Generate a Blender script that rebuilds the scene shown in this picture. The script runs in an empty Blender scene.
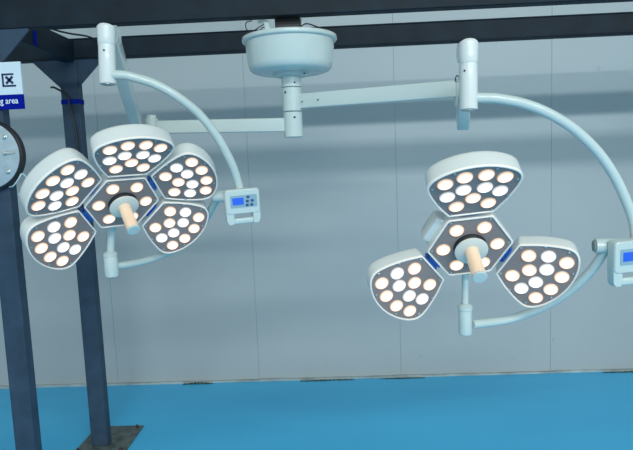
import bpy, bmesh, math, random
from mathutils import Vector, Matrix
random.seed(4)
S = bpy.context.scene
COL = S.collection
PI = math.pi
V = Vector

# ---------------------------------------------------------------- materials
def nt(name):
    m = bpy.data.materials.new(name); m.use_nodes = True
    n = m.node_tree.nodes; b = n['Principled BSDF']
    return m, n, m.node_tree.links, b

def paint(name, col, rough=.4, metal=0., coat=0., noise=0., scale=20., bump=0., spec=.5):
    m, n, l, b = nt(name)
    b.inputs['Roughness'].default_value = rough
    b.inputs['Metallic'].default_value = metal
    b.inputs['Coat Weight'].default_value = coat
    b.inputs['Coat Roughness'].default_value = .08
    b.inputs['Specular IOR Level'].default_value = spec
    tc = n.new('ShaderNodeTexCoord'); no = n.new('ShaderNodeTexNoise')
    no.inputs['Scale'].default_value = scale; no.inputs['Detail'].default_value = 5
    l.new(tc.outputs['Object'], no.inputs['Vector'])
    r = n.new('ShaderNodeValToRGB')
    a = tuple(c * (1 - noise) for c in col); c2 = tuple(min(1, c * (1 + noise)) for c in col)
    r.color_ramp.elements[0].position = .3; r.color_ramp.elements[1].position = .7
    r.color_ramp.elements[0].color = (*a, 1); r.color_ramp.elements[1].color = (*c2, 1)
    l.new(no.outputs['Fac'], r.inputs['Fac']); l.new(r.outputs['Color'], b.inputs['Base Color'])
    if bump:
        bp = n.new('ShaderNodeBump'); bp.inputs['Strength'].default_value = bump
        bp.inputs['Distance'].default_value = .002
        l.new(no.outputs['Fac'], bp.inputs['Height']); l.new(bp.outputs['Normal'], b.inputs['Normal'])
    return m

M = {}
M['enamel'] = paint('enamel', (.53, .60, .58), .22, coat=.5, noise=.015, scale=6)
M['housing'] = paint('housing', (.68, .69, .67), .32, coat=.25, noise=.015, scale=6)
M['rim'] = paint('rim_white', (.95, .83, .75), .45, noise=.01, spec=.2)
M['disc_white'] = paint('disc_white', (.68, .66, .60), .4, noise=.01)
M['beam'] = paint('beam_painted_shade', (.004, .012, .021), .6, noise=.35, scale=9, bump=.2, spec=.25)  # darker than the posts: weaker light overhead is put into this base colour
M['glass'] = paint('smoked_panel', (.27, .215, .205), .3, noise=.04, scale=9, spec=.25)
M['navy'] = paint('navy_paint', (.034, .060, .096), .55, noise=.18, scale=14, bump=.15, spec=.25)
M['black'] = paint('black_rubber', (.008, .010, .014), .5, noise=.1)
M['blue'] = paint('blue_bellows', (.03, .14, .52), .5, noise=.1)
M['tape'] = paint('blue_tape', (.003, .016, .26), .8, noise=.1, spec=.05)
M['steel'] = paint('bolt_steel', (.50, .55, .55), .3, metal=.8, noise=.1)
M['disc'] = paint('grey_disc', (.36, .44, .49), .4, noise=.12, scale=25, coat=.1)
M['plate'] = paint('base_plate_steel', (.085, .105, .10), .5, noise=.55, scale=18, bump=.4)
M['rust'] = paint('rust', (.05, .032, .03), .8, noise=.4, scale=60)
M['sign_white'] = paint('sign_white', (.62, .72, .80), .35, noise=.02)
M['sign_blue'] = paint('sign_blue', (.002, .010, .26), .8, noise=.05, spec=.05)
M['logo'] = paint('logo_navy', (.006, .014, .10), .4, noise=.02)
M['text'] = paint('text_white', (.75, .80, .85), .4, noise=.02)
M['keypad'] = paint('keypad_blue_grey', (.25, .38, .46), .3, noise=.02)
M['button'] = paint('button_navy', (.02, .07, .20), .35, noise=.05)
M['cable_white'] = paint('cable_white', (.55, .68, .68), .5, noise=.05)
M['trim'] = paint('sealant_strip', (.36, .42, .42), .6, noise=.3, scale=7)
M['dirt'] = paint('dirt', (.050, .065, .035), .9, noise=.6, scale=40, bump=.5)
M['gasket_grey'] = paint('joint_gasket', (.27, .32, .32), .8, noise=.1)  # plain grey of the wall panel joints and connector end plugs

def handle_mat():
    m, n, l, b = nt('cream_silicone')
    b.inputs['Base Color'].default_value = (.90, .66, .48, 1)  # peach of the warm LED light is mixed into this cream base
    b.inputs['Roughness'].default_value = .4
    b.inputs['Subsurface Weight'].default_value = .35
    b.inputs['Subsurface Radius'].default_value = (.03, .018, .01)
    b.inputs['Subsurface Scale'].default_value = .4
    return m
M['cream'] = handle_mat()

def led_mat(name, core, edge, k):
    m, n, l, b = nt(name)
    tc = n.new('ShaderNodeTexCoord'); le = n.new('ShaderNodeVectorMath'); le.operation = 'LENGTH'
    mp = n.new('ShaderNodeMapping'); mp.inputs['Scale'].default_value = (1, 1, 0)
    l.new(tc.outputs['Object'], mp.inputs['Vector']); l.new(mp.outputs['Vector'], le.inputs[0])
    mr = n.new('ShaderNodeMapRange'); mr.inputs['From Max'].default_value = .0255
    l.new(le.outputs['Value'], mr.inputs['Value'])
    r = n.new('ShaderNodeValToRGB'); e = r.color_ramp.elements
    e[0].position = .52; e[0].color = (*core, 1)
    e[1].position = 1.0; e[1].color = (*[c * .16 for c in edge], 1)
    x = e.new(.76); x.color = (*edge, 1)  # fringe ring: bloom around each LED painted into the lens emission
    l.new(mr.outputs['Result'], r.inputs['Fac'])
    l.new(r.outputs['Color'], b.inputs['Emission Color'])
    b.inputs['Emission Strength'].default_value = k
    b.inputs['Base Color'].default_value = (.25, .25, .25, 1)
    b.inputs['Roughness'].default_value = .2
    return m
M['led_warm'] = led_mat('led_warm_light', (1., .86, .70), (.50, .285, .16), 2.8)
M['led_cool'] = led_mat('led_cool_light', (.92, .96, 1.), (.36, .345, .34), 2.8)

def emit(name, col, k):
    m, n, l, b = nt(name)
    b.inputs['Base Color'].default_value = (.005, .01, .03, 1); b.inputs['Roughness'].default_value = .4
    b.inputs['Emission Color'].default_value = (*col, 1)
    b.inputs['Emission Strength'].default_value = k
    return m
M['screen'] = emit('blue_backlit_screen', (.010, .105, .80), 1.0)

def wall_mat():
    m, n, l, b = nt('wall_panel_paint')
    tc = n.new('ShaderNodeTexCoord')
    no = n.new('ShaderNodeTexNoise'); no.inputs['Scale'].default_value = .9; no.inputs['Detail'].default_value = 3
    l.new(tc.outputs['Object'], no.inputs['Vector'])
    r = n.new('ShaderNodeValToRGB')
    r.color_ramp.elements[0].color = (.40, .445, .462, 1); r.color_ramp.elements[0].position = .3
    r.color_ramp.elements[1].color = (.44, .475, .487, 1); r.color_ramp.elements[1].position = .7
    l.new(no.outputs['Fac'], r.inputs['Fac'])
    # small scuffs with a shape of their own
    sc = n.new('ShaderNodeTexNoise'); sc.inputs['Scale'].default_value = 14; sc.inputs['Detail'].default_value = 8
    l.new(tc.outputs['Object'], sc.inputs['Vector'])
    r2 = n.new('ShaderNodeValToRGB'); r2.color_ramp.elements[0].position = .70; r2.color_ramp.elements[1].position = .76
    r2.color_ramp.elements[0].color = (0, 0, 0, 1); r2.color_ramp.elements[1].color = (.35, .35, .35, 1)
    l.new(sc.outputs['Fac'], r2.inputs['Fac'])
    mx = n.new('ShaderNodeMixRGB'); mx.inputs['Color2'].default_value = (.25, .30, .31, 1)
    l.new(r2.outputs['Color'], mx.inputs['Fac']); l.new(r.outputs['Color'], mx.inputs['Color1'])
    l.new(mx.outputs['Color'], b.inputs['Base Color'])
    b.inputs['Roughness'].default_value = .42
    b.inputs['Specular IOR Level'].default_value = .35
    return m
M['wall'] = wall_mat()

def floor_mat():
    m, n, l, b = nt('blue_epoxy_floor')
    tc = n.new('ShaderNodeTexCoord')
    no = n.new('ShaderNodeTexNoise'); no.inputs['Scale'].default_value = 1.4; no.inputs['Detail'].default_value = 6
    mp = n.new('ShaderNodeMapping'); mp.inputs['Scale'].default_value = (.5, 1.6, 1)
    l.new(tc.outputs['Object'], mp.inputs['Vector']); l.new(mp.outputs['Vector'], no.inputs['Vector'])
    r = n.new('ShaderNodeValToRGB')
    r.color_ramp.elements[0].color = (.052, .43, .74, 1); r.color_ramp.elements[0].position = .3
    r.color_ramp.elements[1].color = (.068, .495, .82, 1); r.color_ramp.elements[1].position = .75
    l.new(no.outputs['Fac'], r.inputs['Fac'])
    sp = n.new('ShaderNodeTexNoise'); sp.inputs['Scale'].default_value = 22; sp.inputs['Detail'].default_value = 4
    l.new(tc.outputs['Object'], sp.inputs['Vector'])
    r2 = n.new('ShaderNodeValToRGB'); r2.color_ramp.elements[0].position = .74; r2.color_ramp.elements[1].position = .78
    r2.color_ramp.elements[0].color = (0, 0, 0, 1); r2.color_ramp.elements[1].color = (.6, .6, .6, 1)
    l.new(sp.outputs['Fac'], r2.inputs['Fac'])
    mx = n.new('ShaderNodeMixRGB'); mx.inputs['Color2'].default_value = (.02, .13, .24, 1)
    l.new(r2.outputs['Color'], mx.inputs['Fac']); l.new(r.outputs['Color'], mx.inputs['Color1'])
    l.new(mx.outputs['Color'], b.inputs['Base Color'])
    b.inputs['Roughness'].default_value = .38
    b.inputs['Specular IOR Level'].default_value = .3
    return m
M['floor'] = floor_mat()

# ---------------------------------------------------------------- helpers
def obj(name, bm, mat, parent=None, loc=None, origin=None, smooth=True, angle=35, bevel=0., bseg=2):
    """link a bmesh as ONE mesh object; origin = world point the vertices are made relative to"""
    if origin is not None:
        bmesh.ops.translate(bm, verts=bm.verts, vec=-V(origin))
    bmesh.ops.recalc_face_normals(bm, faces=bm.faces)
    me = bpy.data.meshes.new(name)
    bm.to_mesh(me); bm.free()
    me.materials.append(M[mat])
    if smooth:
        for p in me.polygons: p.use_smooth = True
        me.set_sharp_from_angle(angle=math.radians(angle))
    o = bpy.data.objects.new(name, me); COL.objects.link(o)
    if bevel:
        b = o.modifiers.new('bevel', 'BEVEL'); b.width = bevel; b.segments = bseg; b.limit_method = 'ANGLE'
        b.angle_limit = math.radians(40)
    if parent is not None: o.parent = parent
    if loc is not None: o.location = loc
    return o

def tag(o, label, cat, group=None):
    o['label'] = label; o['category'] = cat
    if group: o['group'] = group
    return o

def thing(name, label, cat, loc, group=None):
    o = bpy.data.objects.new(name, None); COL.objects.link(o); o.location = loc
    o.empty_display_size = .1
    return tag(o, label, cat, group)

def struct(o): o['kind'] = 'structure'; return o

def box(bm, lo, hi):
    r = bmesh.ops.create_cube(bm, size=1.)
    c = (V(lo) + V(hi)) / 2; s = V(hi) - V(lo)
    for v in r['verts']: v.co = V((v.co.x * s.x, v.co.y * s.y, v.co.z * s.z)) + c
    return r['verts']

def frame_of(d, up=V((0, 0, 1))):
    d = V(d).normalized()
    if abs(d.dot(up)) > .98: up = V((0, 1, 0))
    x = d.cross(up).normalized(); y = x.cross(d).normalized()
    return x, y, d

def rings(bm, rs, cap=True):
    """skin a list of closed rings of points"""
    vs = [[bm.verts.new(p) for p in r] for r in rs]
    n = len(vs[0])
    for a, b in zip(vs, vs[1:]):
        for i in range(n):
            bm.faces.new((a[i], a[(i + 1) % n], b[(i + 1) % n], b[i]))
    if cap:
        bm.faces.new(vs[0]); bm.faces.new(vs[-1])

def lathe(bm, p0, axis, prof, seg=40):
    """profile of (radius, distance along axis)"""
    x, y, d = frame_of(axis); p0 = V(p0)
    rings(bm, [[p0 + d * h + (x * math.cos(2 * PI * k / seg) + y * math.sin(2 * PI * k / seg)) * max(r, 1e-4)
                for k in range(seg)] for r, h in prof])

def rod(bm, a, b, r, seg=28, ch=.0015):
    a, b = V(a), V(b); L = (b - a).length; ch = min(ch, r * .4, L * .3)
    lathe(bm, a, b - a, [(r - ch, 0), (r, ch), (r, L - ch), (r - ch, L)], seg)

def catmull(pts, n=8):
    pts = [V(p) for p in pts]; P = [pts[0] * 2 - pts[1]] + pts + [pts[-1] * 2 - pts[-2]]
    out = []
    for i in range(1, len(P) - 2):
        for k in range(n):
            t = k / n; a, b, c, d = P[i - 1:i + 3]
            out.append(.5 * ((2 * b) + (c - a) * t + (2 * a - 5 * b + 4 * c - d) * t * t + (3 * b - a - 3 * c + d) * t ** 3))
    out.append(pts[-1]); return out

def tube(bm, pts, r, seg=14, n=8, smooth=True):
    P = catmull(pts, n) if smooth else [V(p) for p in pts]
    T = [(P[min(i + 1, len(P) - 1)] - P[max(i - 1, 0)]).normalized() for i in range(len(P))]
    x, y, _ = frame_of(T[0]); rs = []
    for p, t in zip(P, T):
        x = (x - t * x.dot(t)).normalized(); y = t.cross(x)
        rs.append([p + (x * math.cos(2 * PI * k / seg) + y * math.sin(2 * PI * k / seg)) * r for k in range(seg)])
    rings(bm, rs)

def rrect(w, h, r, n=4):
    out = []
    for cx, cy, a0 in ((w / 2 - r, h / 2 - r, 0), (-w / 2 + r, h / 2 - r, 90), (-w / 2 + r, -h / 2 + r, 180), (w / 2 - r, -h / 2 + r, 270)):
        for k in range(n + 1):
            a = math.radians(a0 + 90 * k / n); out.append((cx + r * math.cos(a), cy + r * math.sin(a)))
    return out

def bar(bm, a, b, w0, h0, w1=None, h1=None, r=.006):
    """rounded rectangular hollow-section look bar from a to b, w horizontal, h vertical"""
    w1 = w1 or w0; h1 = h1 or h0; a, b = V(a), V(b); x, y, d = frame_of(b - a)
    rs = []
    L = (b - a).length; e = min(.004, L * .1)
    for t, k in ((0, 1 - .3 * e / max(h0, .01)), (e, 1), (L - e, 1), (L, 1 - .3 * e / max(h1, .01))):
        f = t / L; w = (w0 + (w1 - w0) * f) * k; h = (h0 + (h1 - h0) * f) * k
        rs.append([a + d * t + x * u + y * v for u, v in rrect(w, h, r)])
    rings(bm, rs)

def prism(bm, poly, z0, z1):
    rings(bm, [[V((x, y, z0)) for x, y in poly], [V((x, y, z1)) for x, y in poly]])

def mesh_text(s, size, extrude=.0006, offset=0., align='RIGHT'):
    cu = bpy.data.curves.new('t', 'FONT'); cu.body = s; cu.size = size; cu.extrude = extrude
    cu.align_x = align; cu.offset = offset
    o = bpy.data.objects.new('t', cu); COL.objects.link(o)
    dg = bpy.context.evaluated_depsgraph_get(); dg.update()
    me = bpy.data.meshes.new_from_object(o.evaluated_get(dg))
    bm = bmesh.new(); bm.from_mesh(me)
    bpy.data.objects.remove(o); bpy.data.meshes.remove(me)
    return bm

# ---------------------------------------------------------------- setting
bm = bmesh.new(); box(bm, (-7, -5, -.08), (7, 4.32, 0))
struct(obj('floor', bm, 'floor', smooth=False))
bm = bmesh.new()
seams = [-6.1, -5.02, -3.94, -2.82, -1.715, -.622, .457, 1.573, 2.66, 3.75, 4.85, 6.0]
for a, b in zip(seams, seams[1:]):
    box(bm, (a + .0006, 4.235, .012), (b - .0006, 4.285, 6.))
w = struct(obj('wall_back', bm, 'wall', smooth=False, bevel=.0012, bseg=1))
bm = bmesh.new(); box(bm, (-6.1, 4.2385, 0), (6., 4.32, 6.))
g = obj('panel_joint', bm, 'gasket_grey', w, smooth=False)
bm = bmesh.new()
for k in range(60):   # slightly uneven sealant strip along the foot of the wall
    x = -6 + k * .2; h = .014 + random.uniform(-.003, .004)
    box(bm, (x, 4.214 + random.uniform(-.003, .003), 0), (x + .2, 4.2345, h))
struct(obj('baseboard_back', bm, 'trim', smooth=False))
for x0, x1, h, lab in ((-1.20, -.98, .016, 'dark greenish dirt heap at foot of wall, behind the ceiling drum to the left'),
                       (-.30, .10, .007, 'thin dark streak of dirt at foot of wall, below and right of ceiling drum'),
                       (.30, .62, .005, 'thin dark dirt line at foot of wall under the middle panel joint'),
                       (1.95, 2.45, .008, 'brown dirt line at foot of wall in the far right corner of view')):
    bm = bmesh.new(); n = 26
    for k in range(n):
        x = x0 + (x1 - x0) * (k + .5) / n + random.uniform(-.006, .006)
        e = math.sin(PI * (k + .7) / (n + .5)) ** .6
        r = bmesh.ops.create_icosphere(bm, subdivisions=1, radius=1.)
        s = V(((x1 - x0) / n * .9, .007 + .006 * random.random(), h * .5 * e * random.uniform(.5, 1.1)))
        for v in r['verts']:
            v.co = V((v.co.x * s.x, v.co.y * s.y, (v.co.z + 1) * s.z)) + V((x, 4.197 + random.uniform(-.003, .002), .0005))
    o = tag(obj('dirt_streak', bm, 'dirt', smooth=False), lab, 'dirt'); o['kind'] = 'stuff'

# ---------------------------------------------------------------- steel frame
FX = (-1.52, 2.75)
ZB, ZT = 2.262, 2.375
YF, YB = (2.50, 2.56), (3.24, 3.30)
frame = thing('steel_frame', 'dark navy welded steel frame of posts and overhead beams standing on blue floor', 'steel frame', (-1.46, 2.9, 0))
fo = frame.location.copy()
for fx in FX:
    for y0, y1 in (YF, YB):
        x = fx + (.016 if y0 > 3 else 0)
        bm = bmesh.new(); box(bm, (x, y0, .008), (x + (.100 if y0 > 3 else .095), y1, ZB)); obj('post', bm, 'navy', frame, origin=fo, bevel=.004)
        bm = bmesh.new()
        sx = fx + .0475; sy = (y0 + y1) / 2
        # square plate turned a little, sitting on the floor
        c = [V((sx + dx, sy + dy, 0)) for dx, dy in ((-.110, -.11), (.197, -.11), (.197, .237), (-.110, .237))]
        rings(bm, [[p + V((0, 0, .0)) for p in c], [p + V((0, 0, .008)) for p in c]])
        bp = obj('base_plate', bm, 'plate', frame, origin=fo, bevel=.001, bseg=1)
        for dx, dy in ((-.090, -.085), (.165, -.085), (.165, .205), (-.090, .205)):
            bm = bmesh.new()
            lathe(bm, (sx + dx, sy + dy, .008), (0, 0, 1), [(.012, 0), (.012, .009), (.006, .010), (.006, .020), (.004, .021)], 6)
            obj('anchor_bolt', bm, 'rust', bp, origin=fo)
def channel(bm, x0, x1, y0, y1, z0, z1, t=.007):
    """C channel along x, web at the back, flanges top and bottom"""
    box(bm, (x0, y0, z0), (x1, y1, z0 + t)); box(bm, (x0, y0, z1 - t), (x1, y1, z1))
    box(bm, (x0, y0 + .004, z0 + t), (x1, y1, z1 - t))
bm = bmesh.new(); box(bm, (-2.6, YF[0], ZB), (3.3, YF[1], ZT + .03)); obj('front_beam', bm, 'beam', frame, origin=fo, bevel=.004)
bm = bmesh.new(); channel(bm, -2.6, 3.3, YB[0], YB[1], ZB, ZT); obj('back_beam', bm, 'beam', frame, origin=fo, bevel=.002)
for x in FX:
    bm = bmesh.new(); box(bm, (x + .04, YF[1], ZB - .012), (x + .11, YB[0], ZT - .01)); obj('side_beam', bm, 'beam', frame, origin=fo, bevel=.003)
    for y0, y1 in (YF, YB):
        for s in (-1, 1):
            px = (x if s < 0 else x + .095) + (.018 if y0 > 3 else 0)
            bm = bmesh.new()
            c = [V((px, y0 + .006, ZB)), V((px + s * .145, y0 + .006, ZB)), V((px + s * .145, y0 + .006, ZB - .01)), V((px, y0 + .006, ZB - .155))]
            rings(bm, [c, [p + V((0, .010, 0)) for p in c]])
            obj('gusset_plate', bm, 'navy', frame, origin=fo, smooth=False)

# blue tape: thin band around a rectangle, axis 2 = along z, 1 = along y
def wrap(bm, lo, hi, ax, a, b, g=.0006, t=.0012):
    (u0, v0), (u1, v1) = lo, hi
    for p, q in (((u0 - g - t, v0 - g - t), (u1 + g + t, v0 - g)), ((u0 - g - t, v1 + g), (u1 + g + t, v1 + g + t)),
                 ((u0 - g - t, v0 - g), (u0 - g, v1 + g)), ((u1 + g, v0 - g), (u1 + g + t, v1 + g))):
        if ax == 2: box(bm, (p[0], p[1], a), (q[0], q[1], b))
        else: box(bm, (p[0], a, p[1]), (q[0], b, q[1]))
bm = bmesh.new()
wrap(bm, (-1.504, 3.24), (-1.404, 3.30), 2, 2.020, 2.046)
tag(obj('tape_band', bm, 'tape', smooth=False), 'blue tape band wrapped around rear post below its triangular plates', 'tape')
bm = bmesh.new()
box(bm, (-1.4094, 2.80, ZB - .008), (-1.4082, 2.835, ZT - .012))
tag(obj('tape_band', bm, 'tape', smooth=False), 'upright blue tape strip stuck on inner face of overhead side beam', 'tape')
# cables
bm = bmesh.new()
tube(bm, [(-1.400, 2.76, 2.350), (-1.396, 2.85, 2.362), (-1.36, 2.93, 2.350), (-1.315, 3.0, 2.345), (-1.27, 3.12, 2.352), (-1.245, 3.235, 2.336)], .005, 8)
tag(obj('black_cable', bm, 'black'), 'black cable drooping between side beam and back beam near the upper left', 'cable')
bm = bmesh.new()
tube(bm, [(-1.545, 3.215, 2.112), (-1.525, 3.212, 2.110), (-1.49, 3.225, 2.088), (-1.462, 3.231, 2.052), (-1.450, 3.229, 1.985), (-1.436, 3.233, 1.90), (-1.43, 3.234, 1.7), (-1.435, 3.234, 1.4)], .0055, 8)
tag(obj('black_cable', bm, 'black'), 'black cable hanging down the front of the rear post past blue tape', 'cable')

# ---------------------------------------------------------------- sign
sg = thing('hanging_sign', 'white and dark blue sign board with boxed X mark, on front left post', 'sign', (-1.475, 2.492, 1.923))
so = sg.location.copy()
bm = bmesh.new(); box(bm, (-1.80, 2.487, 1.985), (-1.319, 2.496, 2.122)); obj('white_board', bm, 'sign_white', sg, origin=so, smooth=False, bevel=.001)
bm = bmesh.new(); box(bm, (-1.80, 2.487, 1.923), (-1.319, 2.496, 1.985)); obj('blue_strip', bm, 'sign_blue', sg, origin=so, smooth=False, bevel=.001)
# logo: an open bracket with an X in it  (about 50 mm)
lx, lz, s = -1.376, 2.046, .056
bm = bmesh.new(); t = .0075
def zbox(x0, z0, x1, z1): box(bm, (x0, 2.4855, z0), (x1, 2.4872, z1))
zbox(lx - s / 2, lz - s / 2, lx - s / 2 + t, lz + s / 2)
zbox(lx - s / 2, lz + s / 2 - t, lx + s / 2 - .004, lz + s / 2)
zbox(lx - s / 2, lz - s / 2, lx + s / 2 + .003, lz - s / 2 + t)
for sl in (1, -1):
    vs = box(bm, (-.021, 2.4855, -.0052), (.021, 2.4872, .0052))
    R = Matrix.Rotation(sl * math.radians(45), 3, 'Y')
    for v in vs: v.co = R @ V((v.co.x, 0, v.co.z)) + V((lx + .004, v.co.y, lz))
obj('logo', bm, 'logo', sg, origin=so, smooth=False)
bm = mesh_text('ng area', .031, offset=.0002)
k = .094 / (max(v.co.x for v in bm.verts) - min(v.co.x for v in bm.verts)); xm = max(v.co.x for v in bm.verts)
for v in bm.verts: v.co = V(((v.co.x - xm) * k - 1.342, 2.4866 - v.co.z, v.co.y * k * 1.15 + 1.947))
obj('lettering', bm, 'text', sg, origin=so, smooth=False)

# ---------------------------------------------------------------- round plate on the front post
fl = thing('round_mounting_plate', 'pale grey round bolted plate with black rim on the front left post', 'mounting plate', (-1.487, 2.5, 1.73))
fc = fl.location.copy()
bm = bmesh.new(); lathe(bm, fc + V((0, -.0015, 0)), (0, -1, 0), [(.145, 0), (.152, .003), (.152, .033), (.147, .037), (.12, .037)], 64); obj('drum_rim', bm, 'black', fl, origin=fc)
bm = bmesh.new(); lathe(bm, fc + V((0, -.0375, 0)), (0, -1, 0), [(.141, 0), (.143, .002), (.143, .006), (.141, .007), (.03, .008), (.01, .008)], 64); pl = obj('face_plate', bm, 'disc', fl, origin=fc)
for a in (40, 140, 220, 320, 90, 270):
    c = fc + V((math.cos(math.radians(a)) * .115, -.0445, math.sin(math.radians(a)) * .115))
    bm = bmesh.new(); lathe(bm, c, (0, -1, 0), [(.011, 0), (.011, .002), (.008, .003), (.008, .009), (.006, .010)], 18)
    obj('bolt', bm, 'steel', pl, origin=fc)
bm = bmesh.new(); bar(bm, fc + V((.075, -.047, .004)), fc + V((.125, -.047, .010)), .006, .016, r=.002); lathe(bm, fc + V((.085, -.045, .006)), (0, -1, 0), [(.007, 0), (.007, .012), (.004, .013)], 14)
obj('latch', bm, 'steel', pl, origin=fc)
bm = bmesh.new(); tube(bm, [(-1.420, 2.490, 1.59), (-1.385, 2.46, 1.595), (-1.352, 2.445, 1.622), (-1.338, 2.452, 1.645), (-1.330, 2.47, 1.625), (-1.345, 2.475, 1.585), (-1.375, 2.48, 1.555)], .003, 8)
tag(obj('cable_tie', bm, 'cable_white'), 'thin white cable tie loop hanging at lower edge of round grey plate', 'cable tie')

# ---------------------------------------------------------------- ceiling mount (drum + column)
AX = V((-.171, 2.595, 0))
mt = thing('ceiling_mount', 'glossy pale mint ceiling drum hung under front beam, both lamp arms below it', 'lamp mount', (AX.x, AX.y, ZB))
mo = mt.location.copy()
bm = bmesh.new()
lathe(bm, AX + V((0, 0, 2.035)), (0, 0, 1), [(.03, .0), (.125, .0), (.152, .003), (.170, .009), (.180, .019), (.1855, .036), (.194, .125), (.195, .132), (.2045, .135), (.2075, .139), (.2075, .150), (.2045, .154), (.182, .155), (.165, .15), (.1, .15)], 96)
obj('drum_cover', bm, 'enamel', mt, origin=mo, angle=50)
bm = bmesh.new(); lathe(bm, AX + V((0, 0, 2.023)), (0, 0, 1), [(.04, 0), (.073, .0), (.078, .003), (.078, .012)], 64); obj('bottom_ring', bm, 'enamel', mt, origin=mo)
bm = bmesh.new(); lathe(bm, AX + V((0, 0, 1.976)), (0, 0, 1), [(.042, 0), (.0445, .001), (.0445, .047)], 48); cl = obj('upper_collar', bm, 'enamel', mt, origin=mo)
def dot(parent, p, d, origin, r=.0045, name='set_screw'):
    bm = bmesh.new(); lathe(bm, V(p), d, [(r, -.004), (r, .0008), (r * .7, .001)], 14)
    return obj(name, bm, 'black', parent, origin=origin)
def onaxis(c, a, r): return V((c.x + math.sin(math.radians(a)) * r, c.y - math.cos(math.radians(a)) * r, c.z)), V((math.sin(math.radians(a)), -math.cos(math.radians(a)), 0))
p, d = onaxis(AX + V((0, 0, 1.992)), 22, .0445); dot(cl, p, d, mo)
dot(mt, AX + V((.062, -.060, 2.0235)), (0, 0, -1), mo)
bm = bmesh.new(); box(bm, (AX.x - .058, 2.562, 2.196), (AX.x + .052, 2.66, ZB + .05)); box(bm, (AX.x - .08, 2.562, ZB + .05), (AX.x + .075, 2.70, ZB + .062)); obj('neck_block', bm, 'black', mt, origin=mo, bevel=.003)
bm = bmesh.new(); bar(bm, (-.252, 2.545, 2.185), (-.265, 2.548, 2.250), .012, .022, r=.003); bar(bm, (-.262, 2.548, 2.252), (-.30, 2.56, 2.254), .012, .012, r=.003)
obj('clip_bracket', bm, 'cable_white', mt, origin=mo)
bm = bmesh.new()
tube(bm, [(-.27, 2.55, 2.244), (-.30, 2.55, 2.228), (-.33, 2.55, 2.212), (-.352, 2.55, 2.226), (-.350, 2.55, 2.252), (-.325, 2.55, 2.258)], .0022, 8)
tube(bm, [(-.265, 2.55, 2.23), (-.285, 2.55, 2.225), (-.30, 2.552, 2.20), (-.315, 2.56, 2.202)], .0022, 8)
obj('wire', bm, 'black', mt, origin=mo)
bm = bmesh.new()
tube(bm, [(-.117, 2.55, 2.262), (-.110, 2.55, 2.235), (-.125, 2.55, 2.215), (-.14, 2.55, 2.196)], .0028, 8)
obj('wire', bm, 'cable_white', mt, origin=mo)
bm = bmesh.new(); tube(bm, [(-.13, 2.50, 2.202), (-.09, 2.46, 2.214), (-.04, 2.50, 2.206), (.0, 2.56, 2.203)], .0028, 8); obj('wire', bm, 'black', mt, origin=mo)
# seam down the drum front and a small nameplate rivet pair are left plain

# ---------------------------------------------------------------- lamp heads
R0 = .143; H0 = R0 * .866; TILT = math.radians(15.1)
HALF = [(.068, .1475), (.0745, .151), (.0890, .1735), (.103, .196), (.1165, .2225), (.128, .248), (.138, .276), (.1425, .297), (.1405, .317), (.128, .337), (.105, .3545), (.075, .3685), (.038, .3785)]
pts = catmull([V((x, y, 0)) for x, y in HALF] + [V((0, .382, 0))], 3)
OUT = [(p.x, p.y - H0) for p in pts] + [(-p.x, p.y - H0) for p in reversed(pts[:-1])]
CEN = (0., .270 - H0)
def inset(poly, d, c=CEN, ref=.125):
    k = 1 - d / ref
    return [(c[0] + (x - c[0]) * k, c[1] + (y - c[1]) * k) for x, y in poly]
def hexpoly(r, rc=.006):
    out = []
    for k in range(6):
        a = math.radians(60 * k)
        for j in (-1, 0, 1):
            aa = a + j * rc / r; rr = r - (0 if j == 0 else 0) - abs(j) * .0 - (rc * .25 if j == 0 else rc * .45)
            out.append((rr * math.cos(aa), rr * math.sin(aa)))
    return out
HEX = hexpoly(R0 + .0015)

def shell(bm, poly, c, depth, ref):
    prof = [(.0085, -.005), (.0002, -.0045), (0, -.006), (.0, -depth + .018), (.0015, -depth + .009), (.006, -depth + .003), (.014, -depth), (.05, -depth - .002)]
    rings(bm, [[V((x, y, z)) for x, y in inset(poly, d, c, ref)] for d, z in prof])

def rim(bm, poly, c, ref):
    prof = [(.0052, -.0042), (.0052, .0010), (.0042, .0030), (.0008, .0030), (-.0009, .0012), (-.0009, -.0042)]
    rs = [[V((x, y, z)) for x, y in inset(poly, d, c, ref)] for d, z in prof]
    vs = [[bm.verts.new(p) for p in q] for q in rs]; n = len(vs[0])
    for a, b in zip(vs, vs[1:] + vs[:1]):
        for i in range(n): bm.faces.new((a[i], a[(i + 1) % n], b[(i + 1) % n], b[i]))

def shared(name, build, mat, **kw):
    o = obj(name, build, mat, **kw); me = o.data
    COL.objects.unlink(o); bpy.data.objects.remove(o)
    return me
bm = bmesh.new(); lathe(bm, (0, 0, -.002), (0, 0, 1), [(.0250, 0), (.0250, .0028), (.0235, .0048), (.019, .0066), (.012, .0078), (.004, .0083)], 28)
ME_LENS_W = shared('led_lens', bm, 'led_warm')
ME_LENS_C = ME_LENS_W.copy(); ME_LENS_C.materials[0] = M['led_cool']
bm = bmesh.new(); lathe(bm, (0, 0, -.0005), (0, 0, 1), [(.0042, 0), (.0042, .0022), (.0026, .0034)], 12)
ME_SCREW = shared('screw', bm, 'steel')
bm = bmesh.new(); shell(bm, OUT, CEN, .066, .125); ME_PETAL = shared('petal_housing', bm, 'housing', angle=40)
bm = bmesh.new(); prism(bm, inset(OUT, .0052), -.006, -.0008); ME_FACE = shared('face_panel', bm, 'glass', smooth=False)
bm = bmesh.new(); rim(bm, OUT, CEN, .125); ME_RIM = shared('face_rim', bm, 'rim')
bm = bmesh.new(); rim(bm, HEX, (0, 0), .124); ME_HEXRIM = shared('face_rim', bm, 'rim')
bm = bmesh.new(); shell(bm, HEX, (0, 0), .055, .124); ME_HEX = shared('centre_housing', bm, 'housing', angle=40)
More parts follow.
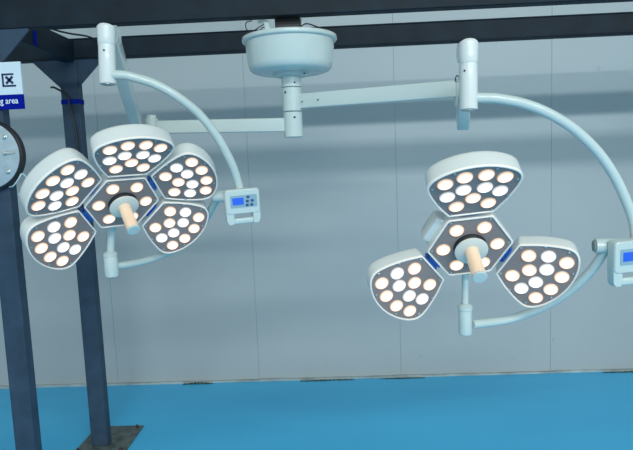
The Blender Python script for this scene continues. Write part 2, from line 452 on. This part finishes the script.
bm = bmesh.new(); prism(bm, inset(HEX, .0052, (0, 0), .124), -.006, -.0008); ME_HEXF = shared('face_panel', bm, 'glass', smooth=False)

def inst(name, me, parent, mat=None, loc=None):
    o = bpy.data.objects.new(name, me); COL.objects.link(o); o.parent = parent
    if mat is not None: o.matrix_local = mat
    if loc is not None: o.location = loc
    return o

LED = [(-.0891, .3154, 0), (-.0317, .3363, 0), (.0317, .3363, 0), (.0891, .3154, 0),
       (-.0806, .2525, 1), (-.0323, .2781, 1), (.0323, .2781, 1), (.0806, .2525, 1),
       (-.0498, .1976, 0), (0, .2319, 0), (.0498, .1976, 0)]
SCREWS = [(-.127, .299), (.127, .299), (-.108, .224), (.108, .224), (-.062, .359), (.062, .359), (-.064, .160), (.064, .160)]

def petal(root, MH, a):
    T = MH @ Matrix.Rotation(math.radians(a - 90), 4, 'Z') @ Matrix.Translation((0, H0, 0)) @ Matrix.Rotation(TILT, 4, 'X')
    p = inst('petal_housing', ME_PETAL, root, T)
    inst('face_panel', ME_FACE, p)
    inst('face_rim', ME_RIM, p)
    for x, y, k in LED: inst('led_lens', ME_LENS_C if k else ME_LENS_W, p, loc=(x, y - H0, 0))
    for x, y in SCREWS: inst('screw', ME_SCREW, p, loc=(x, y - H0, 0))
    # ribbed blue bellows bridging the gap to the centre housing
    bm = bmesh.new()
    for k in range(7):
        y = -.012 + k * .0075
        ww = .030 if k % 2 else .024; hh = .020 if k % 2 else .015
        bw = rrect(ww * 2, hh * 2, .006)
        rings(bm, [[V((u, y - .0042, v - .030)) for u, v in bw], [V((u, y + .0042, v - .030)) for u, v in bw]])
    T2 = MH @ Matrix.Rotation(math.radians(a - 90), 4, 'Z') @ Matrix.Translation((0, H0, 0))
    o = obj('hinge_bellows', bm, 'blue', root); o.matrix_local = T2

def hinge_block(root, MH, a, ext=.030):
    bm = bmesh.new()
    prof = rrect(.112, .060, .018, 5)
    rs = []
    for y, k in ((-.03, 1), (ext - .012, 1), (ext - .003, .93), (ext, .8)):
        rs.append([V((u * k, y, v * k - .050)) for u, v in prof])
    rings(bm, rs)
    o = obj('hinge_cover', bm, 'housing', root)
    o.matrix_local = MH @ Matrix.Rotation(math.radians(a - 90), 4, 'Z') @ Matrix.Translation((0, H0, 0))

def head(root, MH, angs, blocks):
    h = inst('centre_housing', ME_HEX, root, MH)
    inst('face_panel', ME_HEXF, h)
    inst('face_rim', ME_HEXRIM, h)
    for k in range(6):
        a = math.radians(60 * k)
        inst('led_lens', ME_LENS_W, h, loc=(.0908 * math.cos(a), .0908 * math.sin(a), 0))
        inst('screw', ME_SCREW, h, loc=(.129 * math.cos(a), .129 * math.sin(a), 0))
    bm = bmesh.new(); lathe(bm, (0, 0, -.053), (0, 0, -1), [(.095, 0), (.09, .012), (.06, .022), (.036, .026), (.034, .04), (.030, .044)], 40)
    inst('back_cover', shared('back_cover', bm, 'housing'), h)
    for a in angs: petal(root, MH, a)
    for a in blocks: hinge_block(root, MH, a)
    # sterile handle
    bm = bmesh.new(); lathe(bm, (0, 0, .016), (0, 0, 1), [(.050, 0), (.054, .001), (.056, .004), (.056, .007), (.053, .009), (.03, .010)], 48)
    hd = inst('handle_disc', shared('handle_disc', bm, 'disc_white'), root, MH)
    bm = bmesh.new(); lathe(bm, (0, 0, -.001), (0, 0, 1), [(.0560, 0), (.0560, .007), (.05, .011), (.045, .017)], 48)
    inst('black_ring', shared('black_ring', bm, 'black'), hd)
    bm = bmesh.new(); lathe(bm, (0, 0, .024), (0, 0, 1), [(.026, 0), (.0235, .004), (.0228, .02)] + [(.0228 + .0006 * (k % 2), .024 + k * .0045) for k in range(21)] + [(.0240, .122)], 32)
    inst('grip', shared('grip', bm, 'cream'), hd)['label'] = 'cream ribbed grip of the handle'
    bm = bmesh.new(); lathe(bm, (0, 0, .1455), (0, 0, 1), [(.0245, 0), (.0248, .002), (.0245, .005), (.022, .007), (.010, .0075)], 32)
    inst('end_cap', shared('end_cap', bm, 'enamel'), hd)

# ---------------------------------------------------------------- control panel, local frame: x right, y up, z toward viewer
def control_panel(root, centre, origin, yaw, tilt=0, roll=0, k=1.16):
    T = Matrix.Translation(V(centre) - V(origin)) @ Matrix.Rotation(math.radians(yaw), 4, 'Z') @ Matrix.Rotation(math.radians(90 + tilt), 4, 'X') @ Matrix.Rotation(math.radians(roll), 4, 'Z') @ Matrix.Scale(k, 4)
    W = .122
    bm = bmesh.new()
    ol = [(x, y + .0215) for x, y in rrect(W, .087, .011)]
    rings(bm, [[V((x * k, (y - .0215) * k + .0215, z)) for x, y in ol] for k, z in ((.94, -.022), (1.02, -.018), (1.02, .006), (1.0, .011), (.965, .0135))])
    for s in (-1, 1):   # two cheeks carrying the grip bar
        a = [(s * .0615, -.010), (s * .0605, -.048), (s * .054, -.060), (s * .036, -.060), (s * .034, -.034), (s * .036, -.010)]
        rings(bm, [[V((x, y, -.018)) for x, y in a], [V((x, y, .010)) for x, y in a]])
    p = obj('control_panel', bm, 'enamel', root, bevel=.002); p.matrix_local = T
    bm = bmesh.new(); bar(bm, (-.040, -.0495, -.004), (.040, -.0495, -.004), .022, .020, r=.007); obj('grip_bar', bm, 'enamel', p)
    bm = bmesh.new()
    prism(bm, [(x + .002, y + .022) for x, y in rrect(.096, .044, .003)], .0125, .0148); obj('keypad_plate', bm, 'keypad', p, smooth=False)
    bm = bmesh.new(); prism(bm, [(x - .0185, y + .023) for x, y in rrect(.040, .025, .001)], .0140, .0156); obj('display_screen', bm, 'screen', p, smooth=False)
    for x, y in ((.018, .036), (.015, .0215), (.0325, .0225), (.0135, .0075), (.030, .0080)):
        bm = bmesh.new(); prism(bm, [(u + x, v + y) for u, v in rrect(.0105, .0090, .002)], .0140, .0162); obj('button', bm, 'button', p, smooth=False)
    return p

# ---------------------------------------------------------------- five-petal lamp (left)
def collar(root, z0, z1, o, dots=()):
    bm = bmesh.new(); L = z1 - z0
    lathe(bm, AX + V((0, 0, z0)), (0, 0, 1), [(.038, 0), (.0425, .003), (.0425, L - .002), (.040, L)], 48)
    c = obj('arm_collar', bm, 'enamel', root, origin=o)
    for a, z in dots:
        p, d = onaxis(AX + V((0, 0, z)), a, .0425); dot(c, p, d, o, .005)

def suspension(root, top, bot, o, r=.0292, da=-38):
    """vertical joint sleeve with a slanted rounded cap, bow comes out of its lower end"""
    top, bot = V(top), V(bot); L = (top - bot).length; d = (top - bot).normalized()
    bm = bmesh.new(); lathe(bm, bot, d, [(r - .004, 0), (r - .001, .001), (r, .004), (r, L * .68)], 44)
    sl = obj('joint_sleeve', bm, 'housing', root, origin=o)
    bm = bmesh.new(); x, y, _ = frame_of(d); seg = 44; rs = []
    for f, k, sk in ((.683, 1.0, 0), (.69, 1.03, 0), (.80, 1.06, 0), (.92, 1.10, .0), (.97, 1.11, .002), (.988, 1.07, .004), (1.0, .95, .006), (1.004, .4, .007)):
        ring = []
        for i in range(seg):
            a = 2 * PI * i / seg
            q = (x * math.cos(a) + y * math.sin(a))
            ring.append(bot + d * (L * f) + q * r * k + V((0, 0, 1)) * (q.y * -sk * 1.0))
        rs.append(ring)
    rings(bm, rs); obj('joint_cap', bm, 'housing', root, origin=o)
    bm = bmesh.new(); lathe(bm, bot + V((0, 0, .002)), -d, [(r * .72, 0), (r * .72, .004), (r * .5, .0055)], 30); obj('retaining_ring', bm, 'steel', sl, origin=V((0, 0, 0)) + o)
    p, dd = onaxis(bot + d * L * .57, da, r); dot(sl, p, dd, o, .0038)

LO = V((AX.x, AX.y, 1.757))
lampA = thing('surgical_lamp', 'white surgical lamp head with five lit petals, at the left by dark posts', 'surgical lamp', LO, 'surgical lamps hung from the drum')
collar(lampA, 1.757, 1.868, LO, ((14, 1.843),))
bm = bmesh.new(); bar(bm, AX + V((-.030, .0, 1.814)), (-.800, 2.661, 1.832), .040, .060, .040, .058, r=.005)
arm = obj('horizontal_arm', bm, 'enamel', lampA, origin=LO)
bm = bmesh.new(); lathe(bm, (-.825, 2.664, 1.790), (0, 0, 1), [(.026, 0), (.030, .003), (.030, .082), (.022, .084), (.022, .096), (.018, .099)], 32); obj('pivot_post', bm, 'enamel', arm, origin=LO)
bm = bmesh.new(); bar(bm, (-.882, 2.655, 1.815), (-.820, 2.215, 2.148), .046, .058, .056, .072, r=.006); sp = obj('spring_arm', bm, 'enamel', lampA, origin=LO)
bm = bmesh.new(); rod(bm, (-.858, 2.664, 1.822), (-.918, 2.668, 1.822), .033); obj('knuckle', bm, 'enamel', sp, origin=LO)
bm = bmesh.new(); rod(bm, (-.846, 2.222, 2.150), (-.794, 2.220, 2.150), .0365); obj('knuckle', bm, 'enamel', sp, origin=LO)
suspension(lampA, (-.819, 2.176, 2.172), (-.8225, 2.160, 1.962), LO, .0305, 2)
bm = bmesh.new()
tube(bm, [(-.803, 2.156, 1.995), (-.768, 2.162, 1.994), (-.733, 2.178, 1.987), (-.658, 2.197, 1.961), (-.582, 2.225, 1.913), (-.512, 2.27, 1.846), (-.455, 2.312, 1.756), (-.415, 2.353, 1.659), (-.395, 2.384, 1.572), (-.389, 2.389, 1.52)], .0172, 20)
obj('upper_bow', bm, 'enamel', lampA, origin=LO)
control_panel(lampA, (-.380, 2.368, 1.473), LO, 22, 4, 2)
bm = bmesh.new(); rod(bm, (-.425, 2.387, 1.516), (-.502, 2.405, 1.520), .0245); cn = obj('bow_connector', bm, 'enamel', lampA, origin=LO)
bm = bmesh.new(); rod(bm, (-.501, 2.4048, 1.520), (-.508, 2.406, 1.521), .019); obj('end_plug', bm, 'gasket_grey', cn, origin=LO)
bm = bmesh.new()
tube(bm, [(-.475, 2.400, 1.518), (-.516, 2.451, 1.484), (-.557, 2.504, 1.429), (-.589, 2.539, 1.391), (-.633, 2.563, 1.344), (-.685, 2.576, 1.303), (-.748, 2.575, 1.268), (-.818, 2.545, 1.245), (-.871, 2.472, 1.238), (-.935, 2.375, 1.242)], .0155, 20)
obj('lower_bow', bm, 'enamel', lampA, origin=LO)
bm = bmesh.new(); lathe(bm, (-.9455, 2.360, 1.198), (0, 0, 1), [(.020, 0), (.0265, .004), (.0285, .010), (.0285, .084), (.0275, .088), (.0295, .090), (.0295, .102), (.022, .110)], 36); obj('lower_joint', bm, 'enamel', lampA, origin=LO)
MA = Matrix(((.81462, .36266, .45263, 0), (.5795, -.54134, -.60921, 0), (.02409, .75857, -.65114, 0), (0, 0, 0, 1)))
HA = Matrix.Translation(V((-.8274, 2.2292, 1.5153)) - LO) @ MA
bk = V((-.8274, 2.2292, 1.5153)) + MA.to_3x3() @ V((0, 0, -.085))
bm = bmesh.new(); tube(bm, [(-.945, 2.360, 1.295), (-.936, 2.365, 1.376), (-.916, 2.345, 1.445), (-.890, 2.315, 1.51), tuple(bk)], .0155, 20); obj('head_stem', bm, 'enamel', lampA, origin=LO)
head(lampA, HA, (90, 30, -30, 210, 150), (-90,))

# ---------------------------------------------------------------- three-petal lamp (right)
RO = V((AX.x, AX.y, 1.870))
lampB = thing('surgical_lamp', 'white surgical lamp head with three lit petals, at the right in front of wall', 'surgical lamp', RO, 'surgical lamps hung from the drum')
collar(lampB, 1.870, 1.974, RO, ((-38, 1.952),))
bm = bmesh.new(); bar(bm, AX + V((.030, 0, 1.914)), (.486, 2.280, 1.903), .040, .064, .040, .064, r=.005)
arm = obj('horizontal_arm', bm, 'enamel', lampB, origin=RO)
for dx, dz in ((.045, -.006), (.115, -.004)):
    dot(arm, AX + V((dx, -.0205 - dx * .48, 1.914 + dz)), V((-.4, -.9, 0)), RO, .0028)
bm = bmesh.new(); lathe(bm, (.501, 2.284, 1.835), (0, 0, 1), [(.020, 0), (.024, .003), (.024, .100), (.018, .103)], 32); pv = obj('pivot_post', bm, 'enamel', arm, origin=RO)
bm = bmesh.new(); tube(bm, [(.480, 2.262, 1.928), (.476, 2.255, 1.940), (.482, 2.255, 1.950), (.490, 2.262, 1.946)], .0022, 8); obj('wire', bm, 'black', pv, origin=RO)
bm = bmesh.new(); bar(bm, (.503, 2.262, 1.765), (.468, 2.02, 1.995), .044, .060, .048, .062, r=.006); sp = obj('spring_arm', bm, 'enamel', lampB, origin=RO)
bm = bmesh.new(); bar(bm, (.4985, 2.258, 1.835), (.4985, 2.252, 1.752), .042, .046, .036, .036, r=.008); kn = obj('knuckle', bm, 'enamel', sp, origin=RO)
dot(kn, (.4985, 2.2325, 1.762), (0, -1, -.1), RO, .0035)
bm = bmesh.new(); rod(bm, (.435, 2.018, 1.992), (.492, 2.016, 1.992), .032); obj('knuckle', bm, 'enamel', sp, origin=RO)
suspension(lampB, (.4595, 1.969, 2.017), (.4535, 1.950, 1.796), RO)
bm = bmesh.new()
tube(bm, [(.465, 1.949, 1.835), (.511, 1.95, 1.833), (.557, 1.951, 1.828), (.642, 1.962, 1.809), (.727, 1.971, 1.773), (.814, 1.982, 1.718), (.895, 1.992, 1.641), (.959, 2.004, 1.554), (1.01, 2.015, 1.455), (1.034, 2.018, 1.385), (1.039, 2.012, 1.315)], .0172, 20)
obj('upper_bow', bm, 'enamel', lampB, origin=RO)
control_panel(lampB, (1.014, 1.985, 1.258), RO, 10, 4, 2, 1.27)
bm = bmesh.new(); rod(bm, (.990, 2.014, 1.315), (.905, 2.026, 1.315), .0265); cn = obj('bow_connector', bm, 'enamel', lampB, origin=RO)
bm = bmesh.new(); rod(bm, (.906, 2.026, 1.315), (.899, 2.027, 1.315), .0205); obj('end_plug', bm, 'gasket_grey', cn, origin=RO)
bm = bmesh.new()
tube(bm, [(.938, 2.022, 1.306), (.930, 2.042, 1.268), (.901, 2.069, 1.207), (.846, 2.11, 1.133), (.776, 2.146, 1.073), (.69, 2.169, 1.031), (.61, 2.154, 1.018), (.49, 2.091, 1.027)], .0165, 20)
obj('lower_bow', bm, 'enamel', lampB, origin=RO)
bm = bmesh.new(); lathe(bm, (.463, 2.080, .992), (0, 0, 1), [(.018, 0), (.0235, .004), (.0245, .010), (.0245, .086), (.0238, .092), (.027, .095), (.0275, .108), (.018, .117)], 36); obj('lower_joint', bm, 'enamel', lampB, origin=RO)
MB = Matrix(((.9948, -.1017, .00533, 0), (-.04987, -.5321, -.84521, 0), (.08879, .84055, -.53441, 0), (0, 0, 0, 1)))
HB = Matrix.Translation(V((.4551, 1.9579, 1.3382)) - RO) @ MB
bk = V((.4551, 1.9579, 1.3382)) + MB.to_3x3() @ V((0, 0, -.085))
bm = bmesh.new(); tube(bm, [(.463, 2.080, 1.10), (.466, 2.086, 1.18), (.464, 2.075, 1.26), tuple(bk)], .0125, 20); obj('head_stem', bm, 'enamel', lampB, origin=RO)
head(lampB, HB, (90, -30, 210), (-90, 150))

# ---------------------------------------------------------------- light
def area(name, loc, rot, sx, sy, energy, col):
    l = bpy.data.lights.new(name, 'AREA'); l.shape = 'RECTANGLE'; l.size = sx; l.size_y = sy
    l.energy = energy; l.color = col
    o = bpy.data.objects.new(name, l); COL.objects.link(o); o.location = loc
    o.rotation_euler = [math.radians(a) for a in rot]; return o
CW = (.88, .98, .98)
area('ceiling_tube_row', (2.4, -3.2, 4.6), (20, 0, 0), 7.5, .40, 330, CW)
area('ceiling_tube_row', (3.5, -8.5, 4.6), (20, 0, 0), 9, .3, 470, CW)
w = bpy.data.worlds.new('hall_air'); S.world = w; w.use_nodes = True
n = w.node_tree.nodes; l = w.node_tree.links
# soft hall daylight: dim under the roof, brighter towards the horizon
tc = n.new('ShaderNodeTexCoord'); sx = n.new('ShaderNodeSeparateXYZ'); cr = n.new('ShaderNodeValToRGB')
l.new(tc.outputs['Generated'], sx.inputs[0]); l.new(sx.outputs['Z'], cr.inputs['Fac'])
e = cr.color_ramp.elements
e[0].position = 0.; e[0].color = (.80, .92, .94, 1)
e[1].position = .75; e[1].color = (.24, .33, .35, 1)
x = e.new(.22); x.color = (.74, .87, .89, 1)
l.new(cr.outputs['Color'], n['Background'].inputs['Color'])
n['Background'].inputs['Strength'].default_value = .775

# ---------------------------------------------------------------- camera
cam = bpy.data.cameras.new('camera'); co = bpy.data.objects.new('camera', cam); COL.objects.link(co)
cam.sensor_fit = 'HORIZONTAL'; cam.sensor_width = 36; cam.lens = 577 / 633 * 36; cam.clip_start = .05
F = V((-.03273905, .99333407, -.11052408)); R = V((.99879017, .02845655, -.04010514)); U = V((.03669267, .11170336, .99306395))
co.matrix_world = Matrix(((R.x, U.x, -F.x, 0), (R.y, U.y, -F.y, 0), (R.z, U.z, -F.z, 1.65), (0, 0, 0, 1)))
S.camera = co
S.view_settings.view_transform = 'Standard'; S.view_settings.look = 'None'
S.view_settings.gamma = 1; S.view_settings.exposure = .1; S.view_settings.use_curve_mapping = False
